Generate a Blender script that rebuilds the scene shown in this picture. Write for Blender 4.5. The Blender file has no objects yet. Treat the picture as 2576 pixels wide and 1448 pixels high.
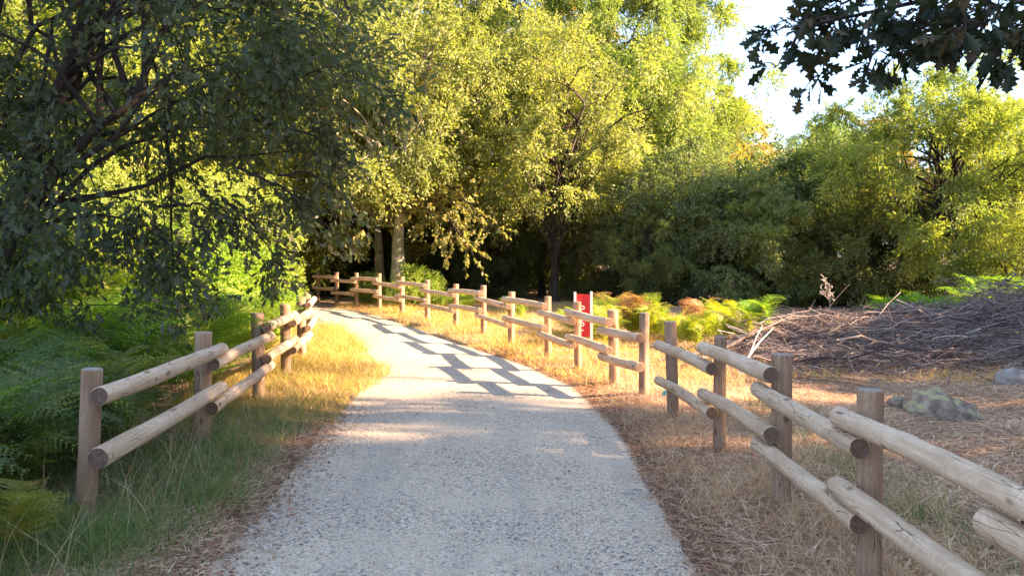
import bpy, math, random
import numpy as np
from mathutils import Vector, Matrix

# ------------------------------------------------------------------ camera, light, exposure
S = bpy.context.scene
COL = S.collection
EYE, FPX, HOR = 1.64, 2000.0, 642.0          # eye height (m), focal length and horizon in a 2576 px wide view
cam_d = bpy.data.cameras.new('camera'); cam = bpy.data.objects.new('camera', cam_d); COL.objects.link(cam)
cam.location = (0, 0, EYE); cam.rotation_euler = (math.radians(90), 0, 0)
cam_d.sensor_width = 36; cam_d.lens = 36 * FPX / 2576; cam_d.shift_y = -(724 - HOR) / 2576
cam_d.clip_start = .05; cam_d.clip_end = 3000
S.camera = cam
SUN = Vector((2.2, -.35, 1.0)).normalized()
sun_d = bpy.data.lights.new('sun', 'SUN'); sun = bpy.data.objects.new('sun', sun_d); COL.objects.link(sun)
sun_d.energy = 2.9; sun_d.angle = math.radians(.53); sun_d.color = (1.0, .72, .45)
sun.rotation_euler = SUN.to_track_quat('Z', 'Y').to_euler()
world = bpy.data.worlds.new('World'); S.world = world; world.use_nodes = True
wn = world.node_tree.nodes; wl = world.node_tree.links
sky = wn.new('ShaderNodeTexSky'); sky.sky_type = 'NISHITA'; sky.sun_disc = False
sky.sun_elevation = math.asin(SUN.z); sky.sun_rotation = math.atan2(SUN.x, SUN.y) % (2 * math.pi)
sky.air_density = 1.0; sky.dust_density = .1; sky.ozone_density = 1.5; sky.altitude = 300
sky_mix = wn.new('ShaderNodeMix'); sky_mix.data_type = 'RGBA'; sky_mix.inputs[0].default_value = .92   # added even pale blue over the sky, setting its tone and shade fill
wl.new(sky.outputs[0], sky_mix.inputs[6]); sky_mix.inputs[7].default_value = (.42, .575, .88, 1)
wl.new(sky_mix.outputs[2], wn['Background'].inputs[0]); wn['Background'].inputs[1].default_value = .15
S.view_settings.view_transform = 'Standard'; S.view_settings.look = 'None'
S.view_settings.exposure = 3.78; S.view_settings.gamma = 1; S.view_settings.use_curve_mapping = False
S.render.engine = 'CYCLES'
S.cycles.max_bounces = 6; S.cycles.diffuse_bounces = 3; S.cycles.transmission_bounces = 4

# ------------------------------------------------------------------ small helpers
def at(px, py, d):                    # the point seen at px,py (2576 view) at a distance of d metres
    return np.array(((px - 1288) * d / FPX, d, EYE - (py - HOR) * d / FPX))
def smooth(a, b, x):
    t = np.clip((x - a) / (b - a), 0, 1); return t * t * (3 - 2 * t)
RX = np.array([.94, .97, 1.0, 1.0, .8, .35, -.6, -2.1, -3.4, -4.7, -8.0]); RY = np.array([-8, 4.07, 5.4, 7.3, 9.85, 11.4, 13.8, 17.4, 20.2, 22.4, 24.6])
LX = np.array([-1.6, -1.6, -1.64, -1.7, -1.75, -1.95, -2.1, -2.75, -3.8, -5.2, -9.0]); LY = np.array([-8, 4.07, 5.06, 6.46, 7.5, 9.2, 11.4, 14.4, 17.5, 20.6, 22.6])
def edge_r(y): return np.interp(y, RY, RX)
def edge_l(y): return np.interp(y, LY, LX)
def zg(x, y):                         # height of the ground
    x = np.asarray(x, float); y = np.asarray(y, float)
    z = .13 * smooth(15, 24, y)
    off = np.maximum(np.maximum(x - edge_r(y), edge_l(y) - x), 0)
    off = np.where(y > 25, 2.0, off)
    b = .035 * np.sin(x * 1.9 + y * .7) * np.cos(y * 1.3 - x * .4) + .02 * np.sin(x * 4.1 - y * 3.3)
    z = z + b * smooth(.2, 1.5, off) + .03 * smooth(0, .5, off)
    z = z + .25 * smooth(14, 30, x) + .2 * smooth(-12, -25, x)
    return z
def tag(o, label=None, cat=None, group=None, kind=None):
    if label: o['label'] = label
    if cat: o['category'] = cat
    if group: o['group'] = group
    if kind: o['kind'] = kind
    return o
def empty(name, loc, label, cat, group=None, rz=0):
    o = bpy.data.objects.new(name, None); COL.objects.link(o); o.location = [float(v) for v in loc]
    o.rotation_euler = (0, 0, rz); o.empty_display_size = .1
    return tag(o, label, cat, group)
def link(name, me, parent=None, loc=None):
    o = bpy.data.objects.new(name, me); COL.objects.link(o)
    if parent: o.parent = parent
    if loc is not None: o.location = [float(v) for v in loc]
    return o
def copy_tree(o, parent=None):
    c = o.copy(); COL.objects.link(c)
    if parent: c.parent = parent
    for ch in list(o.children): copy_tree(ch, c)
    return c
def mesh_np(name, V, F, mats, rnd=None, mi=None, shade=False):
    """V (n,3), F (m,k) -> mesh; rnd one value per face"""
    V = np.ascontiguousarray(V, dtype=np.float32); F = np.ascontiguousarray(F, dtype=np.int32)
    m, k = F.shape
    me = bpy.data.meshes.new(name)
    me.vertices.add(len(V)); me.vertices.foreach_set('co', V.ravel())
    me.loops.add(m * k); me.loops.foreach_set('vertex_index', F.ravel())
    me.polygons.add(m); me.polygons.foreach_set('loop_start', np.arange(0, m * k, k, dtype=np.int32))
    me.polygons.foreach_set('loop_total', np.full(m, k, dtype=np.int32))
    if mi is not None: me.polygons.foreach_set('material_index', np.asarray(mi, dtype=np.int32))
    me.polygons.foreach_set('use_smooth', np.full(m, shade))
    if rnd is not None:
        a = me.attributes.new('rnd', 'FLOAT', 'FACE'); a.data.foreach_set('value', np.asarray(rnd, dtype=np.float32))
    for mt in (mats if isinstance(mats, (list, tuple)) else [mats]): me.materials.append(mt)
    me.update(calc_edges=True); me.validate()
    return me
def norm(a): return a / np.maximum(np.linalg.norm(a, axis=-1, keepdims=True), 1e-9)

class Tubes:                           # collects tapered tubes into one mesh (quads)
    def __init__(s): s.V = []; s.F = []; s.R = []; s.n = 0
    def add(s, pts, rad, sides=6, rnd=.5, cap=True):
        pts = np.asarray(pts, float); k = len(pts); rad = np.broadcast_to(np.asarray(rad, float), (k,))
        t = norm(np.gradient(pts, axis=0)); ref = np.array((0, 0, 1.)) if abs(t[:, 2]).mean() < .8 else np.array((1., 0, 0))
        a = norm(np.cross(t, ref)); b = np.cross(t, a)
        th = np.arange(sides) * 2 * np.pi / sides
        ring = a[:, None] * np.cos(th)[None, :, None] + b[:, None] * np.sin(th)[None, :, None]
        V = (pts[:, None] + ring * rad[:, None, None]).reshape(-1, 3)
        i = np.arange(k - 1)[:, None] * sides; j = np.arange(sides)[None]; j2 = (j + 1) % sides
        F = np.stack([i + j, i + j2, i + sides + j2, i + sides + j], -1).reshape(-1, 4) + s.n
        s.V.append(V); s.F.append(F); s.R.append(np.full(len(F), rnd)); s.n += len(V)
    def mesh(s, name, mat): return mesh_np(name, np.concatenate(s.V), np.concatenate(s.F), mat, np.concatenate(s.R), shade=True)

# ------------------------------------------------------------------ materials
class N:
    def __init__(s, name):
        s.m = bpy.data.materials.new(name); s.m.use_nodes = True; s.t = s.m.node_tree; s.t.nodes.clear()
        s.out = s.t.nodes.new('ShaderNodeOutputMaterial')
    def n(s, typ, ins=None, **kw):
        nd = s.t.nodes.new(typ)
        for k, v in kw.items(): setattr(nd, k, v)
        for k, v in (ins or {}).items():
            if hasattr(v, 'is_output'): s.t.links.new(v, nd.inputs[k])
            else: nd.inputs[k].default_value = v
        return nd
    def ramp(s, fac, stops, interp='LINEAR'):
        r = s.t.nodes.new('ShaderNodeValToRGB'); s.t.links.new(fac, r.inputs[0]); cr = r.color_ramp; cr.interpolation = interp
        while len(cr.elements) < len(stops): cr.elements.new(.5)
        for e, (p, c) in zip(cr.elements, stops):
            e.position = p; e.color = (*c, 1) if len(c) == 3 else c
        return r.outputs[0]
    def mix(s, f, a, b, typ='MIX'):
        m = s.n('ShaderNodeMix', data_type='RGBA', blend_type=typ)
        for k, v in ((0, f), (6, a), (7, b)):
            if hasattr(v, 'is_output'): s.t.links.new(v, m.inputs[k])
            else: m.inputs[k].default_value = v if k == 0 else (*v, 1)
        return m.outputs[2]
    def noise(s, vec, scale, detail=4, rough=.55, **kw):
        return s.n('ShaderNodeTexNoise', {'Vector': vec, 'Scale': scale, 'Detail': detail, 'Roughness': rough}, **kw).outputs[0]
    def mapv(s, vec, scale=(1, 1, 1), loc=(0, 0, 0)):
        return s.n('ShaderNodeMapping', {'Vector': vec, 'Scale': scale, 'Location': loc}).outputs[0]
    def math(s, op, a, b=0.):
        return s.n('ShaderNodeMath', {0: a, 1: b}, operation=op).outputs[0]
    def bump(s, h, strength=.5, dist=.01):
        return s.n('ShaderNodeBump', {'Height': h, 'Strength': strength, 'Distance': dist}).outputs[0]
    def surf(s, col, rough=.9, spec=.2, normal=None):
        p = s.n('ShaderNodeBsdfPrincipled', {'Base Color': col if hasattr(col, 'is_output') else (*col, 1), 'Roughness': rough, 'Specular IOR Level': spec})
        if normal is not None: s.t.links.new(normal, p.inputs['Normal'])
        s.t.links.new(p.outputs[0], s.out.inputs[0]); return s.m

def leaf_mat(name, stops, trans=(.95, 1.05, .40), tfac=.5, gloss=.025):
    n = N(name); rnd = n.n('ShaderNodeAttribute', attribute_name='rnd').outputs['Fac']
    oi = n.n('ShaderNodeObjectInfo')
    base = n.ramp(rnd, stops)
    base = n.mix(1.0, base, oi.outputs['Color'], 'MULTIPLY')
    tc = n.mix(1.0, base, trans, 'MULTIPLY'); tc = n.mix(1.0, tc, (1.5, 1.5, 1.5), 'MULTIPLY')
    d = n.n('ShaderNodeBsdfDiffuse', {'Color': base}); t = n.n('ShaderNodeBsdfTranslucent', {'Color': tc})
    m = n.n('ShaderNodeMixShader', {0: tfac, 1: d.outputs[0], 2: t.outputs[0]})
    g = n.n('ShaderNodeBsdfGlossy', {'Color': (.9, .9, .9, 1), 'Roughness': .5})
    m2 = n.n('ShaderNodeMixShader', {0: gloss, 1: m.outputs[0], 2: g.outputs[0]})
    n.t.links.new(m2.outputs[0], n.out.inputs[0]); return n.m

M = {}
M['oak_leaf'] = leaf_mat('oak_leaf', [(0, (.055, .085, .02)), (.45, (.10, .14, .03)), (.8, (.17, .18, .04)), (.93, (.26, .19, .05)), (1, (.28, .11, .04))])
M['olive_leaf'] = leaf_mat('olive_leaf', [(0, (.12, .125, .05)), (.5, (.25, .24, .085)), (.85, (.40, .35, .12)), (1, (.46, .32, .11))])
M['willow_leaf'] = leaf_mat('willow_leaf', [(0, (.10, .14, .045)), (.5, (.20, .235, .075)), (.9, (.33, .34, .11)), (1, (.45, .36, .11))])
M['dark_leaf'] = leaf_mat('dark_leaf', [(0, (.065, .08, .04)), (.5, (.13, .155, .075)), (.9, (.22, .24, .11)), (1, (.34, .32, .13))])
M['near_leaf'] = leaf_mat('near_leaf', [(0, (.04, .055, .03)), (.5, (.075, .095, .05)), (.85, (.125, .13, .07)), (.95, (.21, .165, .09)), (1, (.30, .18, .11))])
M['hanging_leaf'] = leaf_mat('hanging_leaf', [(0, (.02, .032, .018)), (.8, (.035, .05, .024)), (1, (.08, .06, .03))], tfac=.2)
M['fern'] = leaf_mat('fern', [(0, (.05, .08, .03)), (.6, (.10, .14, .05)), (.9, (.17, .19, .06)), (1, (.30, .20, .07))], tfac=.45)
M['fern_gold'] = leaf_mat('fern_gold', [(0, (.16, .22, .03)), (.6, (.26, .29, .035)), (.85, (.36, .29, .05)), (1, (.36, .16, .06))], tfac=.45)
M['fern_dry'] = leaf_mat('fern_dry', [(0, (.22, .10, .04)), (1, (.36, .19, .08))], tfac=.3)
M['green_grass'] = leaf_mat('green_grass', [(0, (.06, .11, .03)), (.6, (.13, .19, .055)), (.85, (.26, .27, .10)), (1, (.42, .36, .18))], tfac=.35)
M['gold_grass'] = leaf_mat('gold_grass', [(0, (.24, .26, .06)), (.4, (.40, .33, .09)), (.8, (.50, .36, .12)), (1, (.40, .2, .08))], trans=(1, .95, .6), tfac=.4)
M['tan_grass'] = leaf_mat('tan_grass', [(0, (.34, .20, .11)), (.5, (.56, .37, .22)), (.85, (.70, .52, .33)), (1, (.78, .62, .42))], trans=(1, .9, .65), tfac=.3)
M['straw'] = leaf_mat('straw', [(0, (.24, .12, .07)), (.5, (.54, .34, .21)), (.85, (.74, .54, .36)), (1, (.84, .68, .48))], trans=(1, .85, .6), tfac=.15)
M['litter'] = leaf_mat('litter', [(0, (.15, .075, .045)), (.6, (.34, .18, .105)), (1, (.52, .33, .2))], trans=(1, .8, .5), tfac=.15)

def bark(name, c1, c2, sc=9):
    n = N(name); tc = n.n('ShaderNodeTexCoord').outputs['Object']
    v = n.mapv(tc, (1, 1, .28)); a = n.noise(v, sc, 6, .7); b = n.noise(tc, 3, 3)
    col = n.mix(n.ramp(b, [(.4, (0, 0, 0)), (.62, (1, 1, 1))]), n.ramp(a, [(.35, c1), (.62, c2)]), (.20, .21, .13), 'MIX') if name == 'pale_bark' else n.ramp(a, [(.35, c1), (.65, c2)])
    return n.surf(col, .9, .1, n.bump(a, .8, .02))
M['bark'] = bark('bark', (.05, .04, .032), (.15, .125, .1))
M['pale_bark'] = bark('pale_bark', (.22, .18, .13), (.56, .47, .35), 14)
M['dark_bark'] = bark('dark_bark', (.025, .02, .018), (.075, .06, .05))
def stick_mat():
    n = N('brush_stick'); rnd = n.n('ShaderNodeAttribute', attribute_name='rnd').outputs['Fac']
    return n.surf(n.ramp(rnd, [(0, (.07, .048, .047)), (.5, (.20, .145, .13)), (.85, (.36, .28, .245)), (1, (.60, .50, .42))]), .85, .15)
M['stick'] = stick_mat()

def wood(name, dark, mid, light, crack=.75, end=False):
    n = N(name); tc = n.n('ShaderNodeTexCoord').outputs['Object']
    r = n.n('ShaderNodeObjectInfo').outputs['Random']
    off = n.n('ShaderNodeCombineXYZ', {0: n.math('MULTIPLY', r, 37.), 1: n.math('MULTIPLY', r, 11.), 2: n.math('MULTIPLY', r, 23.)}).outputs[0]
    p = n.n('ShaderNodeVectorMath', {0: tc, 1: off}, operation='ADD').outputs[0]
    if end:
        ln = n.n('ShaderNodeVectorMath', {0: n.mapv(tc, (1, 1, 0))}, operation='LENGTH').outputs['Value']
        w = n.noise(p, 14, 3)
        s_ = n.math('SINE', n.math('ADD', n.math('MULTIPLY', ln, 620.), n.math('MULTIPLY', w, 7.)))
        c = n.mix(n.math('MULTIPLY', n.math('ADD', s_, 1.), .3), mid, dark)
        c = n.mix(n.ramp(n.noise(p, 40, 4), [(.4, (0, 0, 0)), (.7, (.6, .6, .6))]), c, light)
        return n.surf(c, .9, .1, n.bump(s_, .3, .003))
    grain = n.noise(n.mapv(p, (34, 34, 1.4)), 1.0, 5, .62)
    blot = n.noise(n.mapv(p, (7, 7, 2.2)), 1.0, 4, .6)
    wv = n.n('ShaderNodeVectorMath', {0: n.n('ShaderNodeTexNoise', {'Vector': n.mapv(p, (5, 5, 3)), 'Scale': 1., 'Detail': 3.}).outputs['Color'], 1: (.035, .035, .1)}, operation='MULTIPLY').outputs[0]
    pw = n.n('ShaderNodeVectorMath', {0: p, 1: wv}, operation='ADD').outputs[0]
    vor = n.n('ShaderNodeTexVoronoi', {'Vector': n.mapv(pw, (34, 34, 2.2)), 'Scale': 1.}, feature='DISTANCE_TO_EDGE').outputs[0]
    gate = n.ramp(n.noise(n.mapv(p, (9, 9, 2)), 1., 2), [(.50, (0, 0, 0)), (.58, (1, 1, 1))])
    cr = n.math('MULTIPLY', n.ramp(vor, [(.006, (1, 1, 1)), (.022, (0, 0, 0))]), gate)
    ringn = n.math('SINE', n.math('ADD', n.math('MULTIPLY', n.noise(n.mapv(p, (6, 6, 3.2)), 1., 1), 95.), 0.))
    c = n.ramp(grain, [(.28, mid), (.66, light)])
    c = n.mix(n.math('MULTIPLY', n.ramp(ringn, [(.0, (0, 0, 0)), (.9, (1, 1, 1))]), .16), c, dark)
    c = n.mix(n.ramp(blot, [(.38, (.9, .9, .9)), (.60, (0, 0, 0))]), c, mid)
    kn = n.n('ShaderNodeTexVoronoi', {'Vector': n.mapv(p, (7, 7, 3.1)), 'Scale': 1.}, feature='F1').outputs[0]
    c = n.mix(n.ramp(kn, [(.09, (.8, .8, .8)), (.17, (0, 0, 0))]), c, dark)
    c = n.mix(n.math('MULTIPLY', cr, crack), c, tuple(v * .25 for v in dark))
    h = n.math('SUBTRACT', grain, n.math('MULTIPLY', cr, 1.6))
    return n.surf(c, .85, .18, n.bump(h, .7, .008))
M['rail'] = wood('rail_wood', (.17, .095, .05), (.47, .32, .205), (.70, .52, .37))
M['rail_end'] = wood('rail_end', (.07, .04, .03), (.16, .10, .075), (.24, .17, .13), end=True)
M['post'] = wood('post_wood', (.10, .055, .035), (.27, .165, .105), (.42, .285, .195), crack=.8)
M['post_end'] = wood('post_end', (.15, .11, .09), (.32, .27, .23), (.42, .37, .33), end=True)

def ground_mat():
    n = N('ground_soil'); g = n.n('ShaderNodeNewGeometry').outputs['Position']
    a = n.noise(g, 1.1, 5, .6); b = n.noise(g, 26, 6, .75); c = n.noise(g, 90, 3, .6)
    f = n.noise(n.mapv(g, (60, 20, 20)), 1., 4, .7)
    col = n.ramp(b, [(.3, (.14, .085, .06)), (.5, (.32, .215, .155)), (.68, (.50, .37, .27))])
    col = n.mix(n.ramp(a, [(.45, (0, 0, 0)), (.7, (.5, .5, .5))]), col, (.13, .12, .05))
    col = n.mix(n.ramp(f, [(.55, (0, 0, 0)), (.75, (.7, .7, .7))]), col, (.42, .30, .2))
    return n.surf(col, .95, .05, n.bump(n.math('ADD', b, n.math('MULTIPLY', c, .5)), .9, .03))
def gravel_mat():
    n = N('gravel_surface'); g = n.n('ShaderNodeNewGeometry').outputs['Position']
    v = n.n('ShaderNodeTexVoronoi', {'Vector': g, 'Scale': 105., 'Randomness': 1.}, feature='F1')
    v2 = n.n('ShaderNodeTexVoronoi', {'Vector': g, 'Scale': 52.}, feature='F1')
    a = n.noise(g, .9, 4, .55); b = n.noise(g, 150, 3, .7); s_ = n.noise(n.mapv(g, (2.2, .28, 1)), 1., 5, .62)
    sep = n.n('ShaderNodeSeparateColor', {0: v.outputs['Color']}).outputs[0]
    sep2 = n.n('ShaderNodeSeparateColor', {0: v2.outputs['Color']}).outputs[1]
    col = n.ramp(sep, [(0, (.22, .165, .12)), (.3, (.44, .335, .25)), (.7, (.60, .465, .345)), (1, (.78, .63, .48))])
    col = n.mix(n.ramp(sep2, [(.90, (0, 0, 0)), (.93, (.85, .85, .85))]), col, (.11, .115, .125))
    col = n.mix(n.ramp(a, [(.42, (.0, .0, .0)), (.62, (.6, .6, .6))]), col, (.62, .48, .35))
    col = n.mix(n.ramp(s_, [(.45, (0, 0, 0)), (.72, (.5, .5, .5))]), col, (.30, .255, .21))
    h = n.math('SUBTRACT', n.math('MULTIPLY', b, .4), n.math('ADD', v.outputs[0], n.math('MULTIPLY', v2.outputs[0], .8)))
    return n.surf(col, .9, .15, n.bump(h, 1.0, .008))
M['ground'] = ground_mat(); M['gravel'] = gravel_mat()
def stone_mat(name, a, b, c=None):
    n = N(name); tc = n.n('ShaderNodeTexCoord').outputs['Object']; f = n.noise(tc, 9, 6, .65)
    col = n.ramp(f, [(.35, a), (.65, b)])
    if c:
        up = n.n('ShaderNodeSeparateXYZ', {0: n.n('ShaderNodeNewGeometry').outputs['Normal']}).outputs[2]
        mask = n.math('MULTIPLY', n.ramp(up, [(.35, (0, 0, 0)), (.8, (.8, .8, .8))]), n.ramp(n.noise(tc, 9, 4), [(.44, (0, 0, 0)), (.6, (1, 1, 1))]))
        col = n.mix(mask, col, c)
    return n.surf(col, .95, .1, n.bump(f, .8, .02))
M['mossy'] = stone_mat('mossy_stone', (.16, .12, .09), (.40, .32, .25), (.36, .33, .12))
M['stone'] = stone_mat('grey_stone', (.2, .17, .15), (.36, .32, .28))
M['darkstone'] = stone_mat('dark_stone', (.03, .032, .035), (.07, .07, .07))
def plain(name, col, rough=.5, spec=.4, var=.12, sc=12):
    n = N(name); tc = n.n('ShaderNodeTexCoord').outputs['Object']; f = n.noise(tc, sc, 5, .6)
    return n.surf(n.mix(f, tuple(v * (1 - var) for v in col), tuple(min(1, v * (1 + var)) for v in col)), rough, spec, n.bump(f, .15, .003))
M['red'] = plain('red_paint', (.60, .03, .03), .5, .3, .3, 9)
M['white'] = plain('white_paint', (.78, .74, .68), .5)
M['dead'] = plain('debarked_wood', (.62, .52, .47), .8, .2, .3, 20)
M['teal'] = plain('turquoise_plastic', (.06, .33, .30), .4)

# ------------------------------------------------------------------ ground and path
rng = np.random.default_rng(7)
def sheet(name, xs, ys, fz, mat):
    X, Y = np.meshgrid(xs, ys); V = np.stack([X, Y, fz(X, Y)], -1).reshape(-1, 3); w = len(xs)
    i = np.arange(len(ys) - 1)[:, None] * w + np.arange(w - 1)[None]
    F = np.stack([i, i + 1, i + w + 1, i + w], -1).reshape(-1, 4)
    return link(name, mesh_np(name, V, F, mat, shade=True))
def axis(lo, hi, step, far):
    a = list(np.arange(lo, hi + 1e-6, step)); s = step
    b = []; v = hi
    while v < far: s *= 1.35; v += s; b.append(v)
    c = []; v = lo; s = step
    while v > -far: s *= 1.35; v -= s; c.append(v)
    return np.array(c[::-1] + a + b)
g = sheet('ground', axis(-14, 16, .2, 1500), axis(-4, 30, .2, 1500), zg, M['ground']); tag(g, kind='structure')
ys = np.concatenate([np.arange(-8, 24, .06)]); rows = []
us = np.linspace(0, 1, 15)
def rag(y, s): return .04 * np.sin(y * 1.3 + s) + .02 * np.sin(y * 3.7 + 2 * s) + .008 * np.sin(y * 23 + s)
for y in ys:
    l = edge_l(y) + rag(y, 1); r = edge_r(y) + rag(y, 4)
    x = l + (r - l) * us
    rows.append(np.stack([x, np.full_like(x, y), zg(np.clip(x, edge_l(y), edge_r(y)), np.full_like(x, y)) + .004 + .022 * np.sin(np.pi * us)], -1))
V = np.concatenate(rows); w = 15; i = np.arange(len(ys) - 1)[:, None] * w + np.arange(w - 1)[None]
V[:, 2] = np.maximum(V[:, 2], zg(V[:, 0], V[:, 1]) + .004)
path = link('path', mesh_np('path', V, np.stack([i, i + 1, i + w + 1, i + w], -1).reshape(-1, 4), M['gravel'], shade=True)); tag(path, kind='structure')

# ------------------------------------------------------------------ leaf building
def fan(out):                                   # outline -> vertices and triangles round a midrib point
    o = np.array(out); V = np.concatenate([[[.5, 0, 0]], o]); k = len(o)
    F = np.array([[0, 1 + j, 1 + (j + 1) % k] for j in range(k)]); return V, F
def half(pts, lift=.0):
    up = [(u, v, abs(v) * lift) for u, v in pts]; dn = [(u, -v, abs(v) * lift) for u, v in pts[-2:0:-1]]
    return up + dn
T_RH = (np.array([(0, 0, 0), (.5, .27, .06), (1, 0, 0), (.5, -.27, .06)]), np.array([[0, 1, 2, 3]]))
T_LONG = (np.array([(0, 0, 0), (.4, .14, .04), (1, 0, -.08), (.4, -.14, .04)]), np.array([[0, 1, 2, 3]]))
T_OAK = fan(half([(0, 0), (.2, .13), (.32, .07), (.50, .29), (.62, .14), (.82, .22), (1, 0)], .25))
T_OAK2 = fan(half([(-.12, .0), (.0, .015), (.14, .10), (.22, .06), (.34, .22), (.43, .09), (.58, .33), (.66, .15), (.82, .25), (.86, .1), (1.0, .0)], .3))
def leaves(name, C, D, Nn, size, T, mat, rnd):
    """one leaf at each C pointing along D with normal Nn"""
    TV, TF = T; D = norm(D); Sd = norm(np.cross(Nn, D)); Nn = np.cross(D, Sd); n = len(C); k = len(TV)
    V = C[:, None] + size[:, None, None] * (TV[None, :, 0, None] * D[:, None] + TV[None, :, 1, None] * Sd[:, None] + TV[None, :, 2, None] * Nn[:, None])
    F = (TF[None] + (np.arange(n) * k)[:, None, None]).reshape(-1, TF.shape[1])
    return mesh_np(name, V.reshape(-1, 3), F, mat, np.repeat(rnd, len(TF)))
def rdir(r, n): return norm(r.normal(size=(n, 3)))
def lump(d, seed):                               # smooth bumpiness of a crown by direction
    s = seed * 1.7
    return 1 + .16 * np.sin(3.1 * d[:, 0] + s) * np.cos(2.7 * d[:, 2] + s) + .12 * np.sin(5.3 * d[:, 1] + 2 * s + 4 * d[:, 2]) + .08 * np.sin(8 * d[:, 0] - 6 * d[:, 2] + s)
def crown_points(r, cen, rad, ncl, clr, nl, seed, twigs=22, droop=.25, inner=.35, zmin=None):
    d = rdir(r, ncl); rr = (inner + (1 - inner) * r.random(ncl) ** .6) * lump(d, seed)
    cc = np.array(cen) + d * rr[:, None] * np.array(rad)
    if zmin is not None: cc[:, 2] = np.maximum(cc[:, 2], zmin + r.random(ncl) * .4)
    cs = clr * (.6 + .8 * r.random(ncl))
    out = norm((cc - np.array(cen)) / np.array(rad))
    td = norm(rdir(r, ncl * twigs).reshape(ncl, twigs, 3) + out[:, None] * .55 + np.array((0, 0, -droop)))
    tone = r.random((ncl, twigs)) * .35 + r.random(ncl)[:, None] * .3
    ci = r.integers(0, ncl, nl); ti = r.integers(0, twigs, nl); t = r.random(nl) ** .65
    D = td[ci, ti]
    P = cc[ci] + D * (t * cs[ci])[:, None] + np.array((0, 0, -.25)) * (t ** 2 * cs[ci])[:, None] + r.normal(size=(nl, 3)) * (.075 * cs[ci])[:, None]
    Ld = norm(D + rdir(r, nl) * .8 + np.array((0, 0, -droop)))
    Nn = norm(out[ci] * .5 + np.array((0, 0, .6)) + rdir(r, nl) * .9)
    rnd = np.clip(tone[ci, ti] + r.random(nl) * .35, 0, 1)
    return P, Ld, Nn, rnd, cc, td, cs
def curve_pts(a, b, bend, k=6, r=None):
    a = np.array(a, float); b = np.array(b, float); t = np.linspace(0, 1, k)[:, None]
    p = a + (b - a) * t + np.array(bend) * (4 * t * (1 - t)) 
    if r is not None: p[1:-1] += r.normal(size=(k - 2, 3)) * .02 * np.linalg.norm(b - a)
    return p
PROTO = {}
def build_tree(key, seed, top, cen, rad, ncl, clr, nl, lsize, T, leafm, barkm, tr, stems=None, droop=.25, twigs=22, nlimb=40, inner=.35, zmin=None, twigtubes=0, lv=.35):
    """meshes (crown, trunk, list of limb meshes) round the origin"""
    r = np.random.default_rng(seed)
    P, D, Nn, rnd, cc, td, cs = crown_points(r, cen, rad, ncl, clr, nl, seed, twigs, droop, inner, zmin)
    if leafm in ('near_leaf',): rnd = rnd ** 1.1
    crown = leaves('crown_' + key, P, D, Nn, lsize * (1 - lv + 2 * lv * r.random(len(P))), T, M[leafm], rnd)
    tb = Tubes(); stems = stems or [[(0, 0, -.15), (0.03, 0, top * .4), (-.05, .05, top)]]
    tops = []
    for st in stems:
        st = np.array(st, float); tt = np.linspace(0, 1, 12); s0 = np.linspace(0, 1, len(st))
        p = np.stack([np.interp(tt, s0, st[:, j]) for j in range(3)], 1)
        p[1:-1] += r.normal(size=(10, 3)) * (.12 * tr); rad_ = tr * (1 - .75 * tt); 
        if st[0][2] < 0: rad_[0] *= 1.45; rad_[1] *= 1.1
        else: rad_ *= .62
        tb.add(p, rad_, 14); tops.append(p)
    trunk = tb.mesh('trunk_' + key, M[barkm])
    lb = Tubes(); order = r.permutation(ncl)[:nlimb]
    for j in order:
        p = tops[r.integers(0, len(tops))]; tgt = cc[j]
        h = np.clip(p[:, 2], None, tgt[2] - .1 * rad[2]); k = int(r.integers(6, 12))
        cand = np.where(p[:, 2] < tgt[2])[0]; cand = cand[cand >= (6 if key == 'oak' else 4)]
        if len(cand) and r.random() < .8: k = int(cand[r.integers(0, len(cand))])
        L = np.linalg.norm(tgt - p[k]); r0 = min(tr * .3, .010 + .013 * L)
        lb.add(curve_pts(p[k], tgt, (0, 0, .12 * L), 8, r), np.linspace(r0, .006, 8), 5)
    for j in range(twigtubes):
        a = r.integers(0, ncl); b = r.integers(0, twigs); e = cc[a] + td[a, b] * cs[a] + np.array((0, 0, -.25 * cs[a]))
        lb.add(curve_pts(cc[a], e, (0, 0, .05), 4), np.linspace(.007, .002, 4), 3)
    branch = lb.mesh('branch_' + key, M[barkm])
    PROTO[key] = (crown, trunk, branch)
def plant_tree(name, key, x, y, label, cat, group=None, rz=0, sc=1, tint=(1, 1, 1), scz=None, z=None):
    crown, trunk, branch = PROTO[key]
    e = empty(name, (x, y, float(zg(x, y)) if z is None else z), label, cat, group, rz)
    e.scale = (sc, sc, scz or sc)
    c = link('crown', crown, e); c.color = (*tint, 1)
    link('trunk' if cat == 'tree' else 'stem', trunk, e); b = link('limbs', branch, e)
    return e

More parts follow.
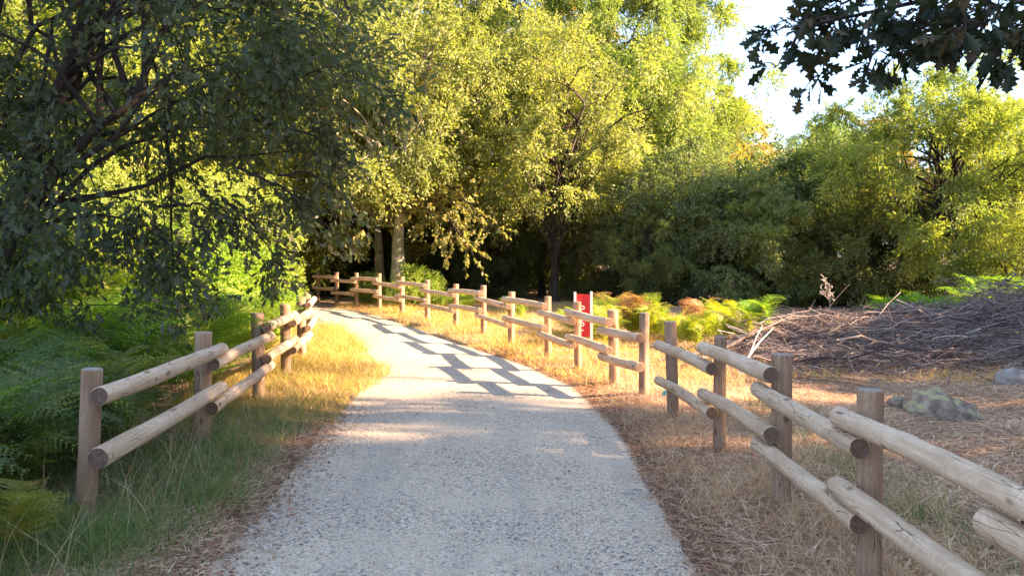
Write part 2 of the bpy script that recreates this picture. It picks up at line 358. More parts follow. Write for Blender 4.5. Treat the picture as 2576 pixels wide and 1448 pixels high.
build_tree('oak', 3, 6, (0, 0, 6.5), (4.0, 3.6, 4.0), 120, .80, 90000, .10, T_RH, 'olive_leaf', 'pale_bark', .25,
           stems=[[(0, 0, -.15), (.03, 0, 1.2), (.08, 0, 2.6), (.2, .2, 5), (.4, .3, 8)]], nlimb=60)
build_tree('forked', 5, 6, (0, 0, 4.9), (2.9, 2.8, 3.4), 90, .64, 60000, .085, T_RH, 'olive_leaf', 'dark_bark', .15,
           stems=[[(0, 0, -.15), (.02, 0, .9), (.05, 0, 1.6)], [(.05, 0, 1.55), (-.25, .1, 2.6), (-.4, .2, 4.5)], [(.05, 0, 1.5), (.3, 0, 2.6), (.5, .1, 4.3), (1.0, .2, 6.)]], nlimb=50)
build_tree('willow', 8, 9, (0, 0, 8.0), (3.6, 3.6, 7.2), 150, .95, 100000, .16, T_LONG, 'willow_leaf', 'bark', .2, droop=.3, nlimb=60, zmin=.4)
build_tree('shrub', 11, 2.6, (0, 0, 2.1), (2.3, 2.0, 2.5), 110, .62, 80000, .075, T_RH, 'dark_leaf', 'dark_bark', .06,
           stems=[[(0, 0, -.1), (.2, 0, 1.2), (.4, .1, 2.6)], [(.1, .1, -.1), (-.3, .1, 1.3), (-.6, .2, 2.8)]], nlimb=40, inner=.5, zmin=.15)
build_tree('chestnut', 14, 4.8, (0, 0, 3.8), (3.2, 3.0, 3.5), 110, .68, 80000, .13, T_LONG, 'willow_leaf', 'dark_bark', .16, droop=.25, nlimb=50, zmin=.3,
           stems=[[(0, 0, -.1), (-.3, 0, 1.5), (.3, .1, 3), (.9, .1, 5.2)]])
build_tree('bush', 17, 1.2, (0, 0, .75), (1.0, .9, .85), 60, .4, 22000, .055, T_RH, 'oak_leaf', 'dark_bark', .025, nlimb=25, inner=.4, zmin=.08)

build_tree('tall', 19, 11, (0, 0, 13.6), (4.2, 4.2, 3.0), 110, 1.1, 60000, .14, T_RH, 'olive_leaf', 'bark', .22, nlimb=40, inner=.2)  # crown lifted to shade the near oak but clear the path
# --- trees that stand out one by one
oakA = plant_tree('oak_tree', 'oak', *at(1000, 0, 24.2)[:2], 'pale barked oak with thick bare trunk just behind the far end of the log fence', 'tree', rz=.2, tint=(.9, 1.02, .95))
plant_tree('forked_tree', 'forked', *at(1392, 0, 25.6)[:2], 'slim dark tree forking low, right of the pale trunked oak and above the red sign', 'tree', rz=0, sc=1.15, tint=(.95, 1.05, .95))
plant_tree('thin_tree', 'forked', *at(1362, 0, 28.5)[:2], 'thin dark trunk close behind the forked tree', 'tree', rz=2.2, sc=1.1, tint=(.9, .95, .8))
plant_tree('thin_tree', 'oak', *at(955, 0, 27.5)[:2], 'thin grey trunk half hidden left of the pale trunked oak', 'tree', rz=3.2, sc=.85, tint=(.95, .85, .7))
for i, (px, d, key, sc, tint, lab) in enumerate([
    (1690, 35, 'willow', 1.02, (1, 1.05, .9), 'tallest light green willow left of the gap of sky'),
    (1490, 33, 'willow', 1.1, (.95, 1.05, .95), 'tall willow behind the crown of the forked tree'),
    (1800, 39, 'willow', .66, (1.6, 1.15, .7), 'yellowing tree at the right foot of the tallest willow'),
    (1900, 42, 'oak', .78, (1.35, 1.05, .8), 'low russet tree under the left of the sky gap'),
    (1990, 40, 'oak', .62, (1.2, 1.05, .8), 'low olive tree at the bottom of the sky gap'),
    (2100, 33, 'willow', .50, (.8, 1.0, .9), 'feathery topped young willow right of the sky gap'),
    (1200, 33, 'willow', 1.05, (.98, 1.02, .95), 'broad yellow green tree filling the top centre of the view'),
    (900, 31, 'oak', 1.35, (.92, 1.05, .95), 'tall golden green tree behind and left of the pale trunked oak'),
    (640, 27, 'willow', .95, (1.2, 1.15, .7), 'bright yellow green tree seen through the gaps of the dark near oak'),
    (330, 22, 'chestnut', 1.25, (1.15, 1.1, .65), 'sunlit tree behind the middle of the dark near oak'),
    (40, 20, 'chestnut', 1.25, (1.0, 1.0, .65), 'sunlit tree behind the left side of the dark near oak')]):
    p = at(px, 0, d); plant_tree({'willow': 'willow_tree', 'oak': 'oak_tree', 'chestnut': 'leafy_tree'}[key], key, p[0], p[1], lab, 'tree', rz=i * 1.3, sc=sc, tint=tint)
plant_tree('leafy_tree', 'chestnut', *at(2360, 0, 21.5)[:2], 'broad rounded tree with long hanging leaves right of the sky gap', 'tree', rz=.0, sc=.93, tint=(1.05, 1.05, .8))
plant_tree('leafy_tree', 'chestnut', *at(2620, 0, 24)[:2], 'bright green tree cut off by the right edge of the view', 'tree', rz=2.0, sc=.85, tint=(1.25, 1.2, .7))
for i, (px, d, sc, tint, lab) in enumerate([
    (1545, 26.5, .8, (.9, .8, .7), 'dark shrub between the forked tree and the tall dark thicket'),
    (1700, 25.5, 1.12, (.95, 1.0, 1.0), 'tall dark rounded shrub right behind the red sign side ferns'),
    (1880, 24.0, .92, (1.6, 1.5, 1.3), 'grey green shrub tinted lighter as if sunlit in the middle of the dark thicket'),  # tint raised to suggest light coming through the thicket
    (2040, 25.5, 1.25, (.9, 1.0, .85), 'high dark shrub at the left foot of the rounded tree'),
    (2190, 23.0, .8, (1.25, 1.1, .8), 'dark shrub below the rounded tree behind the brush pile'),
    (2420, 24, 1.0, (.95, .9, .7), 'brownish shrub behind the trunk of the rounded tree'),
    (2560, 19.5, .62, (1.6, 1.5, .7), 'bright green shrub at the right edge behind the brush pile'),
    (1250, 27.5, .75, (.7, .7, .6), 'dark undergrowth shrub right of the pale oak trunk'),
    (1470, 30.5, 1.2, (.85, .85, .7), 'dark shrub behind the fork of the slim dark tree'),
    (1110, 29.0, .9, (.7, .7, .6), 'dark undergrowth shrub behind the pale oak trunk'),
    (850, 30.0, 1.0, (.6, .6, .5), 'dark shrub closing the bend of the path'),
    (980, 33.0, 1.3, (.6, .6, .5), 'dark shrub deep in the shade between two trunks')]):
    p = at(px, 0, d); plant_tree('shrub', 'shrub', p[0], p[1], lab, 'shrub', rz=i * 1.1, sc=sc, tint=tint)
# sunlit bushes behind the left fence
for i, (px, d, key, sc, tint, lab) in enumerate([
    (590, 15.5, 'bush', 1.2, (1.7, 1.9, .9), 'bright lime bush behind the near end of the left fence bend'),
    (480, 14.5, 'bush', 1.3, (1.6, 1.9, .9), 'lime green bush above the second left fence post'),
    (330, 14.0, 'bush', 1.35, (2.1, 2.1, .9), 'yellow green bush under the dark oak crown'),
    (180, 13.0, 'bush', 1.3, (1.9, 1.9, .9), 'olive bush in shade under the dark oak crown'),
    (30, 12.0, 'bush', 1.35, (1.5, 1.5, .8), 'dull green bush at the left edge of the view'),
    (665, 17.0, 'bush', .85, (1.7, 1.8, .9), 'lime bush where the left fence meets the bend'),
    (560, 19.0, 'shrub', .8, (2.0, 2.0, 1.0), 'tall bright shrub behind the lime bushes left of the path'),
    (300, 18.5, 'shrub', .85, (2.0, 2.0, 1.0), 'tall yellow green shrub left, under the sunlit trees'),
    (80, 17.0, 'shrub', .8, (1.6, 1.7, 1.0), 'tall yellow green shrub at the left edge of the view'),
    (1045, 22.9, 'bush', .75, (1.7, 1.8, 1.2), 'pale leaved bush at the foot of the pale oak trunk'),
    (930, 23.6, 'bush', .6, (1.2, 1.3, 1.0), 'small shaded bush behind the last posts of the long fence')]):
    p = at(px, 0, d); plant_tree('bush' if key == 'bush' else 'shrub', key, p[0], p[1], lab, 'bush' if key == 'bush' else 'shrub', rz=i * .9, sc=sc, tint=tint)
# trees beyond the right edge of the view: they shade the near path, the field and the brush pile
for i, (x, y, key, sc) in enumerate([(14, -7, 'oak', 1.3), (15.5, -3.0, 'oak', 1.45), (15.0, -1.6, 'oak', 1.0), (21, -1, 'willow', 1.2), (22, 1.4, 'willow', 1.0),
                                     (20, -6, 'willow', 1.2), (24, -2, 'willow', 1.3), (11, -11, 'oak', 1.2)]):
    plant_tree('oak_tree' if key == 'oak' else 'willow_tree', key, x, y, 'tall tree beyond the right edge of the view that shades the near path', 'tree', 'tall trees beyond the right edge', rz=i * 1.7, sc=sc, tint=(1, 1, 1))
for i, (x, y, sc) in enumerate([(12.6, 6.6, 1.0), (12.4, 9.6, .95), (13.6, 12.3, 1.0), (11.2, 11.6, .6)]):
    plant_tree('shrub', 'shrub', x, y, 'shrub beyond the right edge of the view that shades the brush pile', 'shrub', 'shrubs beyond the right edge', rz=i, sc=sc)
# unseen tall tree added to shade the near oak; below it, woods far behind
for i, (x, y, sc) in enumerate([(17.5, 5.0, 1.0)]):
    plant_tree('oak_tree', 'tall', x, y, 'unseen bare stemmed tree added right of the view to shade the near oak', 'tree', 'bare stemmed trees added to shade the near oak', rz=i * 1.7, sc=sc)
k = 0
for i, (x, y, key, sc) in enumerate([(-26, 34, 'willow', 1.1), (-20, 40, 'oak', 1.5), (-14, 41, 'willow', 1.1), (-8, 43, 'oak', 1.6), (-2, 45, 'willow', 1.1), (4, 46, 'oak', 1.5),
                                     (-32, 26, 'oak', 1.5), (-22, 25, 'willow', 1.0), (-17, 31, 'oak', 1.4), (-11, 34, 'oak', 1.3), (9, 48, 'willow', .8), (23, 50, 'oak', .9),
                                     (30, 48, 'oak', .95), (37, 46, 'willow', .6), (16, 55, 'oak', .85), (-5, 36, 'shrub', 1.7), (1, 37, 'shrub', 1.7), (-10, 29, 'shrub', 1.6), (-15, 24, 'shrub', 1.4), (-6, 31, 'shrub', 1.4), (-20, 19, 'oak', 1.2)]):
    nm = {'willow': 'willow_tree', 'oak': 'oak_tree', 'shrub': 'shrub'}[key]
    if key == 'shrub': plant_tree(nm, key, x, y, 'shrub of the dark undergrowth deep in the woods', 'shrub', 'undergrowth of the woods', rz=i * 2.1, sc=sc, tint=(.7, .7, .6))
    else: plant_tree(nm, key, x, y, 'tree of the woods closing the view behind all others', 'tree', 'woods closing the view', rz=i * 2.1, sc=sc, tint=(1 + .2 * (i % 3), 1, .8))

# --- the dark oak close on the left
r = np.random.default_rng(21)
base = at(-60, 0, 8.3); bx, by = base[0], base[1]
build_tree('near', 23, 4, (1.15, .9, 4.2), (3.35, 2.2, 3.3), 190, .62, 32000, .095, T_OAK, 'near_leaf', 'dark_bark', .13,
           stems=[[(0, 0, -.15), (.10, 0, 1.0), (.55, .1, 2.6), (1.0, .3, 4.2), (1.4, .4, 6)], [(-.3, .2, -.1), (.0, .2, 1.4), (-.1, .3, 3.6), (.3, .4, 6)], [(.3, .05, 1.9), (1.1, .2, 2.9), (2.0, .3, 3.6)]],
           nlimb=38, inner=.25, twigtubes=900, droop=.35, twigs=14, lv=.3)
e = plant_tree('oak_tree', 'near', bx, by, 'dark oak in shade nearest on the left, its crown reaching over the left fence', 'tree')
# low drooping boughs of the same oak
def bough(parent, origin, polys, nleaf, lsize, T, mat, rr, spread=.16, tubes_r=(.02, .004), single=0):
    P = []; D = []
    for poly in polys:
        tb = Tubes(); poly = np.array(poly, float) - np.array(origin); tt = np.linspace(0, 1, 14); s0 = np.linspace(0, 1, len(poly))
        p = np.stack([np.interp(tt, s0, poly[:, j]) for j in range(3)], 1); p[1:-1] += rr.normal(size=(12, 3)) * .012
        tb.add(p, np.linspace(*tubes_r, 14), 5)
        L = np.linalg.norm(p[-1] - p[0]); m = int(L * 14) + 3
        for q in range(m):
            f = rr.random() * .9 + .1; a = np.array([np.interp(f, tt, p[:, j]) for j in range(3)])
            ax = norm((p[-1] - p[0])[None])[0]; dr = norm((rr.normal(size=3) + ax * .8 + np.array((0, 0, -.5)))[None])[0]; ln = spread * (.6 + rr.random())
            e_ = a + dr * ln; tb.add(curve_pts(a, e_, (0, 0, .02), 4), np.linspace(.004, .0015, 4), 3)
            for _ in range(nleaf):
                P.append(a + dr * ln * (.35 + .7 * rr.random())); D.append(dr + rr.normal(size=3) * .75 + np.array((0, 0, -.35)))
        link('branch', tb.mesh('branch', M['dark_bark']), parent)
    P = np.array(P); D = np.array(D); n = len(P)
    Nn = rdir(rr, n) * .9 + np.array((0, 0, .5))
    if single:                           # the leaves big enough to pick apart are parts of their own
        order = rr.permutation(n); one, n0 = order[:single], order[single:]
        TV, TF = T; lm = [mesh_np('leaf', TV, TF, M[mat], np.full(len(TF), q_)) for q_ in (.1, .35, .6, .85, 1.)]
        for q_ in one:
            d_ = Vector(D[q_]).normalized(); s_ = Vector(Nn[q_]).cross(d_).normalized(); u_ = d_.cross(s_)
            lf = link('leaf', lm[rr.integers(0, 5)], parent); sz = lsize * (.7 + .5 * rr.random())
            mt = Matrix((d_, s_, u_)).transposed().to_4x4(); lf.matrix_local = Matrix.Translation(Vector(P[q_])) @ mt @ Matrix.Scale(sz, 4)
        P, D, Nn, n = P[n0], D[n0], Nn[n0], len(n0)
    c = link('foliage', leaves('foliage', P, D, Nn, lsize * (.7 + .5 * rr.random(n)), T, M[mat], rr.random(n)), parent)
    return tag(c, kind='stuff')
o3 = (bx, by, float(zg(bx, by)))
polys = []
for (x0, y0, x1, y1, d0, d1) in [(380, 560, 520, 800, 8.6, 8.0), (300, 560, 440, 760, 8.8, 8.3), (600, 420, 860, 600, 9, 8.6), (640, 300, 900, 420, 9.2, 8.8), (560, 500, 720, 690, 9, 8.7), (640, 120, 800, 300, 9.5, 9.2),
                                 (560, 20, 700, 30, 9, 8.6), (120, 420, 110, 480, 7.2, 7.0), (700, 440, 850, 480, 9, 8.8), (480, 560, 560, 660, 8.4, 8.2), (200, 520, 330, 690, 8, 7.7), (640, 200, 810, 180, 9.3, 9),
                                 (60, 560, 220, 650, 8, 7.6), (500, 480, 640, 640, 8.8, 8.4), (400, 520, 600, 560, 8.8, 8.4)]:
    a = at(x0, y0, d0); b = at(x1, y1, d1); mdp = (a + b) / 2 + np.array((0, 0, .12)); polys.append([a, mdp, b])
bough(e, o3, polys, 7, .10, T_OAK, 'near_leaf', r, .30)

ra = np.random.default_rng(55); oa = tuple(oakA.location); Rz = Matrix.Rotation(-.2, 3, 'Z'); pl_ = []
for (x0, y0, x1, y1, d0, d1) in [(1010, 430, 1190, 640, 24.0, 22.6), (1010, 400, 1110, 600, 24, 22.8), (1020, 420, 1240, 570, 24.2, 23), (1010, 440, 900, 600, 24, 23.2), (1030, 470, 1150, 520, 24, 23), (1010, 420, 860, 520, 24, 23.4)]:
    pp = [at(x0, y0, d0), (at(x0, y0, d0) + at(x1, y1, d1)) / 2 + np.array((0, 0, .35)), at(x1, y1, d1)]
    pl_.append([np.array(oa) + np.array(Rz @ Vector(p - np.array(oa))) for p in pp])
bough(oakA, oa, pl_, 26, .13, T_RH, 'olive_leaf', ra, .75, (.05, .008))
for px, d, sc, tint, lab in [(1640, 24.0, .42, (.8, .8, .75), 'low leafy sapling at the dark foot of the thicket behind the golden ferns'), (1960, 23.5, .5, (1.2, 1.15, .9), 'pale sapling standing out of the middle of the dark thicket')]:
    p = at(px, 0, d); plant_tree('leafy_tree', 'chestnut', p[0], p[1], lab, 'tree', rz=px * .01, sc=sc, tint=tint)

# --- the oak on the right whose bough hangs into the top of the view
trx, try_ = 6.3, 2.2
ro = np.random.default_rng(31)
e2 = empty('oak_tree', (trx, try_, float(zg(trx, try_))), 'oak whose dark bough of lobed leaves hangs across the top right sky', 'tree')
tb = Tubes(); tb.add(np.array([(0, 0, -.2), (0, 0, 1.5), (-.2, .2, 3), (-.3, .3, 4.5)]), [.24, .19, .15, .1], 12)
link('trunk', tb.mesh('trunk', M['bark']), e2)
org = np.array((trx, try_, float(zg(trx, try_))))
DB = 3.6
main = [at(3700, -500, 3.2), at(2950, -220, 3.4), at(2560, -60, DB), at(2330, 0, DB), at(2150, 40, DB), at(1990, 75, DB)]
tb = Tubes(); tb.add(np.array(main) - org, [.05, .03, .016, .011, .008, .005], 6); link('bough', tb.mesh('bough', M['dark_bark']), e2)
tw = []
for (x0, y0, x1, y1) in [(2130, 40, 1905, 90), (2060, 60, 1945, 170), (2100, 60, 2035, 195), (2140, 10, 2000, 20), (2180, 40, 2110, 90), (2300, 40, 2180, 160), (2330, 60, 2210, 170), (2350, 30, 2260, 130),
                         (2240, 20, 2190, 90), (2400, 20, 2330, 120), (2430, 20, 2380, 110), (2500, 20, 2450, 120), (2560, 20, 2500, 150), (2600, 40, 2540, 160), (2640, 0, 2575, 60), (2300, 10, 2200, 0), (2450, 0, 2350, 10),
                         (2560, -10, 2420, 40), (2150, -20, 2070, 30), (2620, 60, 2560, 120), (2380, -40, 2280, -60), (2540, -60, 2460, -80), (2700, 20, 2650, 150), (2480, 60, 2400, 80), (2270, 60, 2330, 90), (2560, 60, 2620, 90)]:
    dd = DB + ro.normal() * .15; a = at(x0, y0, dd); b = at(x1, y1, dd + ro.normal() * .1); tw.append([a, (a + b) / 2 + np.array((0, 0, .03)), b])
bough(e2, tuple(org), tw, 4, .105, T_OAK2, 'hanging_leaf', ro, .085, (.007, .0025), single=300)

# ------------------------------------------------------------------ log fences
def log_mesh(name, L, rad, mats, seed, segs=26, sides=20, bend=.012, pointed=False):
    r = np.random.default_rng(seed); z = np.concatenate([[0, .004, .012], np.linspace(.03, L - .03, segs), [L - .012, L - .004, L]])
    sc = np.concatenate([[.93, .985, 1], np.ones(segs), [1, .985, .93]]); k = len(z); th = np.arange(sides) * 2 * np.pi / sides
    b1, b2, ph = r.normal(size=3); cx = bend * b1 * np.sin(np.pi * z / L) + bend * .25 * np.sin(z * 4 + ph); cy = bend * b2 * np.sin(np.pi * z / L) + bend * .25 * np.cos(z * 4 + ph)
    tz = 1 + .09 * b1 * (z / L - .5)
    R = rad * sc[:, None] * tz[:, None] * (1 + .022 * np.sin(2 * th[None] + z[:, None] * 3 + ph) + .014 * np.sin(5 * th[None] + 2 * z[:, None] * 5) + .012 * r.normal(size=(k, sides)) * .5)
    for _ in range(3):                        # knots
        kz, kt = r.random() * L, r.random() * 6.28
        dth = (th[None] - kt + np.pi) % (2 * np.pi) - np.pi
        R += rad * .09 * np.exp(-((z[:, None] - kz) / .045) ** 2 - (dth / .45) ** 2)
    V = np.stack([cx[:, None] + R * np.cos(th), cy[:, None] + R * np.sin(th), np.broadcast_to(z[:, None], R.shape)], -1).reshape(-1, 3)
    i = np.arange(k - 1)[:, None] * sides; j = np.arange(sides)[None]; j2 = (j + 1) % sides
    F = np.stack([i + j, i + j2, i + sides + j2, i + sides + j], -1).reshape(-1, 4); n = len(V)
    V = np.concatenate([V, [[cx[0], cy[0], 0], [cx[-1], cy[-1], L]]])
    jj = np.arange(sides)
    caps = np.concatenate([np.stack([np.full(sides, n), (jj + 1) % sides, jj, jj], -1)[:, :3], np.stack([np.full(sides, n + 1), (k - 1) * sides + jj, (k - 1) * sides + (jj + 1) % sides], -1)])
    Ft = np.concatenate([F[:, [0, 1, 2]], F[:, [0, 2, 3]], caps]); mi = np.concatenate([np.zeros(2 * len(F)), np.ones(2 * sides)])
    me = mesh_np(name, V, Ft, mats, mi=mi, shade=True)
    sm = np.ones(len(Ft), bool); sm[-2 * sides:] = False; me.polygons.foreach_set('use_smooth', sm)
    return me
POSTS = [log_mesh('post', 1.45, .060, [M['post'], M['post_end']], s, segs=14, bend=.008) for s in range(5)]
RAILS = [log_mesh('rail', 2.0, .052, [M['rail'], M['rail_end']], 40 + s, bend=.009) for s in range(7)]
fr = np.random.default_rng(77)
def fence(posts, bays, side, label, prad=1.0, rrad=1.0, ext=.13):
    """posts: (x, y, height, lean x, lean y); bays: list of (i, j, high?)"""
    p0 = posts[0]; e = empty('log_fence', (p0[0], p0[1], float(zg(p0[0], p0[1]))), label, 'fence')
    o = np.array(e.location); tops = []
    for q, (x, y, h, lx, ly) in enumerate(posts):
        b = np.array((x, y, float(zg(x, y)))); t = b + np.array((lx, ly, h)); tops.append((b, t))
        ax = norm((t - b)[None])[0]; p = link('post', POSTS[fr.integers(0, 5)], e, t - ax * 1.45 - o)
        p.rotation_mode = 'QUATERNION'; p.rotation_quaternion = Vector(ax).to_track_quat('Z', 'Y') @ Vector((0, 0, 1)).to_track_quat('Z', 'Y')
        s = prad * (1 + .07 * fr.normal()); p.scale = (s, s, 1)
    for i, j, hi in bays:
        (b0, t0), (b1, t1) = tops[i], tops[j]; d = b1 - b0; d[2] = 0; L = np.linalg.norm(d); d = d / L
        sd = np.array((d[1], -d[0], 0)) * side * (.052 * rrad + .060 * prad - .004)
        for f in ((.85, .485) if hi else (.735, .365)):
            f2 = f + fr.normal() * .008
            a = b0 + (t0 - b0) * f2 + sd - d * ext * (.8 + .4 * fr.random()); b = b1 + (t1 - b1) * (f2 + fr.normal() * .008) + sd + d * ext * (.8 + .4 * fr.random())
            v = b - a; ln = np.linalg.norm(v); rl = link('rail', RAILS[fr.integers(0, 7)], e, a - o)
            rl.rotation_mode = 'QUATERNION'; from mathutils import Quaternion
            rl.rotation_quaternion = Vector(v).to_track_quat('Z', 'Y') @ Quaternion((0, 0, 1), fr.random() * 6.28)
            s = rrad * (1 + .05 * fr.normal()); rl.scale = (s, s, ln / 2.0)
    return e
H = .95
def post_px(px, d, h=H, lx=0, ly=0): return ((px - 1288) * d / FPX, d, h, lx, ly)
near_r = [(1.76, -.0, H, 0, 0), (1.75, 1.33, H, 0, 0), (1.745, 2.62, H, .01, 0), post_px(2183, 3.88, H, .01), post_px(1962, 5.15, .96, .01), post_px(1812, 6.52, H, .0), post_px(1695, 7.95, .96, -.03)]
fence(near_r, [(0, 1, True), (1, 2, False), (2, 3, True), (3, 4, False), (4, 5, True), (5, 6, False)], -1,
      'near right log fence with peeled rails, running from the bottom right corner to the gap')
far_r = [post_px(1621, 9.05), post_px(1541, 9.9, .93), post_px(1453, 11.2, .96), post_px(1378, 12.8, .95), post_px(1287, 14.5), post_px(1216, 16.2, .97), post_px(1147, 17.9), post_px(1075, 19.4), post_px(1011, 20.8),
         post_px(954, 22.0, .99), post_px(897, 23.0, .95), post_px(847, 24.0, .98), post_px(800, 25.2)]
fence(far_r, [(i, i + 1, i % 2 == 1) for i in range(12)], -1, 'long sunlit log fence curving along the right of the path to the dark bend')
left = [post_px(212, 4.66, .965, .045, 0), post_px(508, 6.70, .97, .012), post_px(648, 8.85, .955), post_px(717, 10.9), post_px(757, 12.5), post_px(772, 14.2)]
fence(left, [(0, 1, True), (1, 2, False), (2, 3, True), (3, 4, False), (4, 5, True)], 1, 'left log fence beside the ferns, from the leaning near post to the bend', prad=1.12, rrad=1.08, ext=.14)

# ------------------------------------------------------------------ red sign between two white posts
sx, sy = at(1467, 0, 13.2)[:2]
sg = empty('marker_sign', (sx, sy, float(zg(sx, sy))), 'small upright red sign with pale characters between two white posts behind the far fence', 'sign', rz=-.08)
def box(name, x0, x1, y0, y1, z0, z1, mat, parent, bev=.004):
    import bmesh
    bm = bmesh.new(); bmesh.ops.create_cube(bm, size=1)
    for v in bm.verts: v.co = Vector(((x0 + x1) / 2 + v.co.x * (x1 - x0), (y0 + y1) / 2 + v.co.y * (y1 - y0), (z0 + z1) / 2 + v.co.z * (z1 - z0)))
    bmesh.ops.bevel(bm, geom=bm.edges[:], offset=bev, segments=2, affect='EDGES')
    me = bpy.data.meshes.new(name); bm.to_mesh(me); bm.free(); me.materials.append(mat)
    return link(name, me, parent)
box('post', -.155, -.115, -.02, .02, -.2, 1.0, M['white'], sg); box('post', .115, .155, -.02, .02, -.2, 1.01, M['white'], sg)
pn = box('panel', -.112, .112, -.008, .008, .26, .965, M['red'], sg)
def glyph(name, ch, x, z, size, parent):
    c = bpy.data.curves.new(name, 'FONT'); c.body = ch; c.size = size; c.extrude = .002; c.align_x = 'CENTER'; c.resolution_u = 4
    t = bpy.data.objects.new(name, c); COL.objects.link(t); dg = bpy.context.evaluated_depsgraph_get(); me = bpy.data.meshes.new_from_object(t.evaluated_get(dg))
    bpy.data.objects.remove(t); me.materials.clear(); me.materials.append(M['white'])
    o = link(name, me, parent, (x, -.0125, z)); o.rotation_euler = (math.pi / 2, 0, 0); return o
for ch, z in (('P', .66), ('0', .545), ('6', .435), ('-', .33)): glyph('character', ch, -.015, z, .17, pn)

# ------------------------------------------------------------------ brush pile
rb = np.random.default_rng(5)
def pile_top(x, y):       # height of the heap over the ground
    ridge = 12.6 + .25 * (x - 5)
    h = .60 * np.exp(-((x - 5.1) / 1.25) ** 2) + .52 * np.exp(-((x - 6.6) / 1.1) ** 2) + 1.2 * smooth(6.2, 8.8, x)
    h = h * (.84 + .16 * np.sin(3.1 * x + 1.7 * y) * np.sin(2.3 * y - x))
    return h * np.exp(-((y - ridge) / (1.25 + .12 * (x - 4))) ** 2)
bp = empty('brush_pile', (5.6, 12.6, float(zg(5.6, 12.6))), 'long grey brown heap of cut branches and twigs right of the fences', 'brush pile')
bo = np.array(bp.location); big = Tubes(); tw_ = Tubes(); nb = 0
for i in range(6400):
    x = 3.5 + 8.0 * rb.random(); y = 12.6 + .25 * (x - 5) + rb.normal() * (1.0 + .08 * (x - 4)); z = float(zg(x, y)); t = pile_top(x, y)
    hz = z + .02 + t * rb.random() ** .55 + (.04 if t > .1 else 0); L = .35 + 1.1 * rb.random() ** 1.5
    an = rb.normal() * .85 + (math.pi if rb.random() < .5 else 0); el = rb.normal() * .28
    d = np.array((math.cos(an) * math.cos(el), math.sin(an) * math.cos(el) * .8, math.sin(el))); s = rb.normal(size=3) * .06 * L; s[2] = abs(s[2]) * .6
    p = curve_pts(np.array((x, y, hz)) - d * L / 2, np.array((x, y, hz)) + d * L / 2, s, 6); p[1:-1] += rb.normal(size=(4, 3)) * .018 * L
    p[:, 2] = np.maximum(p[:, 2], np.array([float(zg(a, b)) for a, b in p[::5, :2]]).min() + .01)
    r0 = .004 + .007 * rb.random() ** 2
    tw_.add(p - bo, np.linspace(r0, r0 * .35, 6), 3, rb.random())
for i in range(9000):
    x = 3.6 + 7.5 * rb.random(); y = 12.2 + .25 * (x - 5) + rb.normal() * .95; t = pile_top(x, y)
    if t < .08 and rb.random() < .75: continue
    c = np.array((x, y, float(zg(x, y)) + .03 + t * (.55 + .5 * rb.random()))); d = norm((rb.normal(size=3) * (1, .8, .6))[None])[0]; L = .12 + .4 * rb.random()
    r0 = .002 + .0035 * rb.random(); tw_.add(curve_pts(c - d * L / 2, c + d * L / 2, rb.normal(size=3) * .08 * L, 4) - bo, np.linspace(r0, r0 * .5, 4), 3, min(1, .25 + rb.random() * .75))
tag(link('twigs', tw_.mesh('twigs', M['stick']), bp), kind='stuff')
for i in range(70):
    x = 4.0 + 6.0 * rb.random(); y = 12.3 + .25 * (x - 5) + rb.normal() * .9; t = pile_top(x, y); z = float(zg(x, y)) + .05 + t * (.6 + .45 * rb.random()); L = 1.2 + 1.8 * rb.random()
    an = rb.normal() * .35 + (math.pi if rb.random() < .5 else 0); el = rb.normal() * .13
    d = np.array((math.cos(an) * math.cos(el), math.sin(an) * .8, math.sin(el)))
    q = Tubes(); p = curve_pts(-d * L / 2, d * L / 2, (0, rb.normal() * .1, .10 * L * rb.random()), 9); p[1:-1] += rb.normal(size=(7, 3)) * .015 * L
    r0 = .008 + .011 * rb.random(); q.add(p, np.linspace(r0, r0 * .3, 9), 6, rb.random() * .9)
    for s_ in range(rb.integers(1, 4)):
        k = rb.integers(2, 7); e_ = p[k] + norm((d + rb.normal(size=3) * .7)[None])[0] * L * .25; q.add(curve_pts(p[k], e_, rb.normal(size=3) * .03, 5), np.linspace(r0 * .5, .002, 5), 4, .4)
    link('branch', q.mesh('branch', M['stick']), bp, np.array((x, y, z)) - bo)
# the long thin stick sticking out left over the heap
q = Tubes(); pts = [at(1655, 905, 11.6), at(1800, 880, 11.9), at(1880, 845, 12.1), at(1990, 795, 12.5), at(2200, 798, 12.8), at(2330, 800, 13)]
q.add(np.array(pts) - bo, np.linspace(.028, .008, 6), 6, .55); link('branch', q.mesh('branch', M['stick']), bp)
q = Tubes(); pts = [at(1760, 905, 11.2), at(1850, 862, 11.6), at(1900, 830, 12)]
q.add(np.array(pts) - bo, np.linspace(.03, .02, 3), 6, .3); link('branch', q.mesh('branch', M['stick']), bp)
# pale peeled branch leaning on the heap
P0 = at(1862, 948, 10.6)
db = empty('dead_branch', (P0[0], P0[1], float(zg(P0[0], P0[1]))), 'white peeled forked branch leaning against the left end of the brush pile', 'branch')
q = Tubes(); o = np.array(db.location)
q.add(np.array([at(1858, 955, 10.4), at(1866, 930, 10.5), at(1885, 893, 10.8), at(1912, 858, 11.1), at(1945, 825, 11.3)]) - o, [.010, .013, .014, .011, .006], 7)
q.add(np.array([at(1885, 893, 10.8), at(1902, 850, 11.0), at(1918, 818, 11.2)]) - o, [.010, .008, .004], 6)
link('stem', q.mesh('stem', M['dead']), db)
q = Tubes(); q.add(np.array([at(1866, 930, 10.5), at(1872, 945, 10.35), at(1880, 958, 10.3)]) - o, [.014, .01, .006], 6); link('side_twig', q.mesh('side_twig', M['dead']), db)
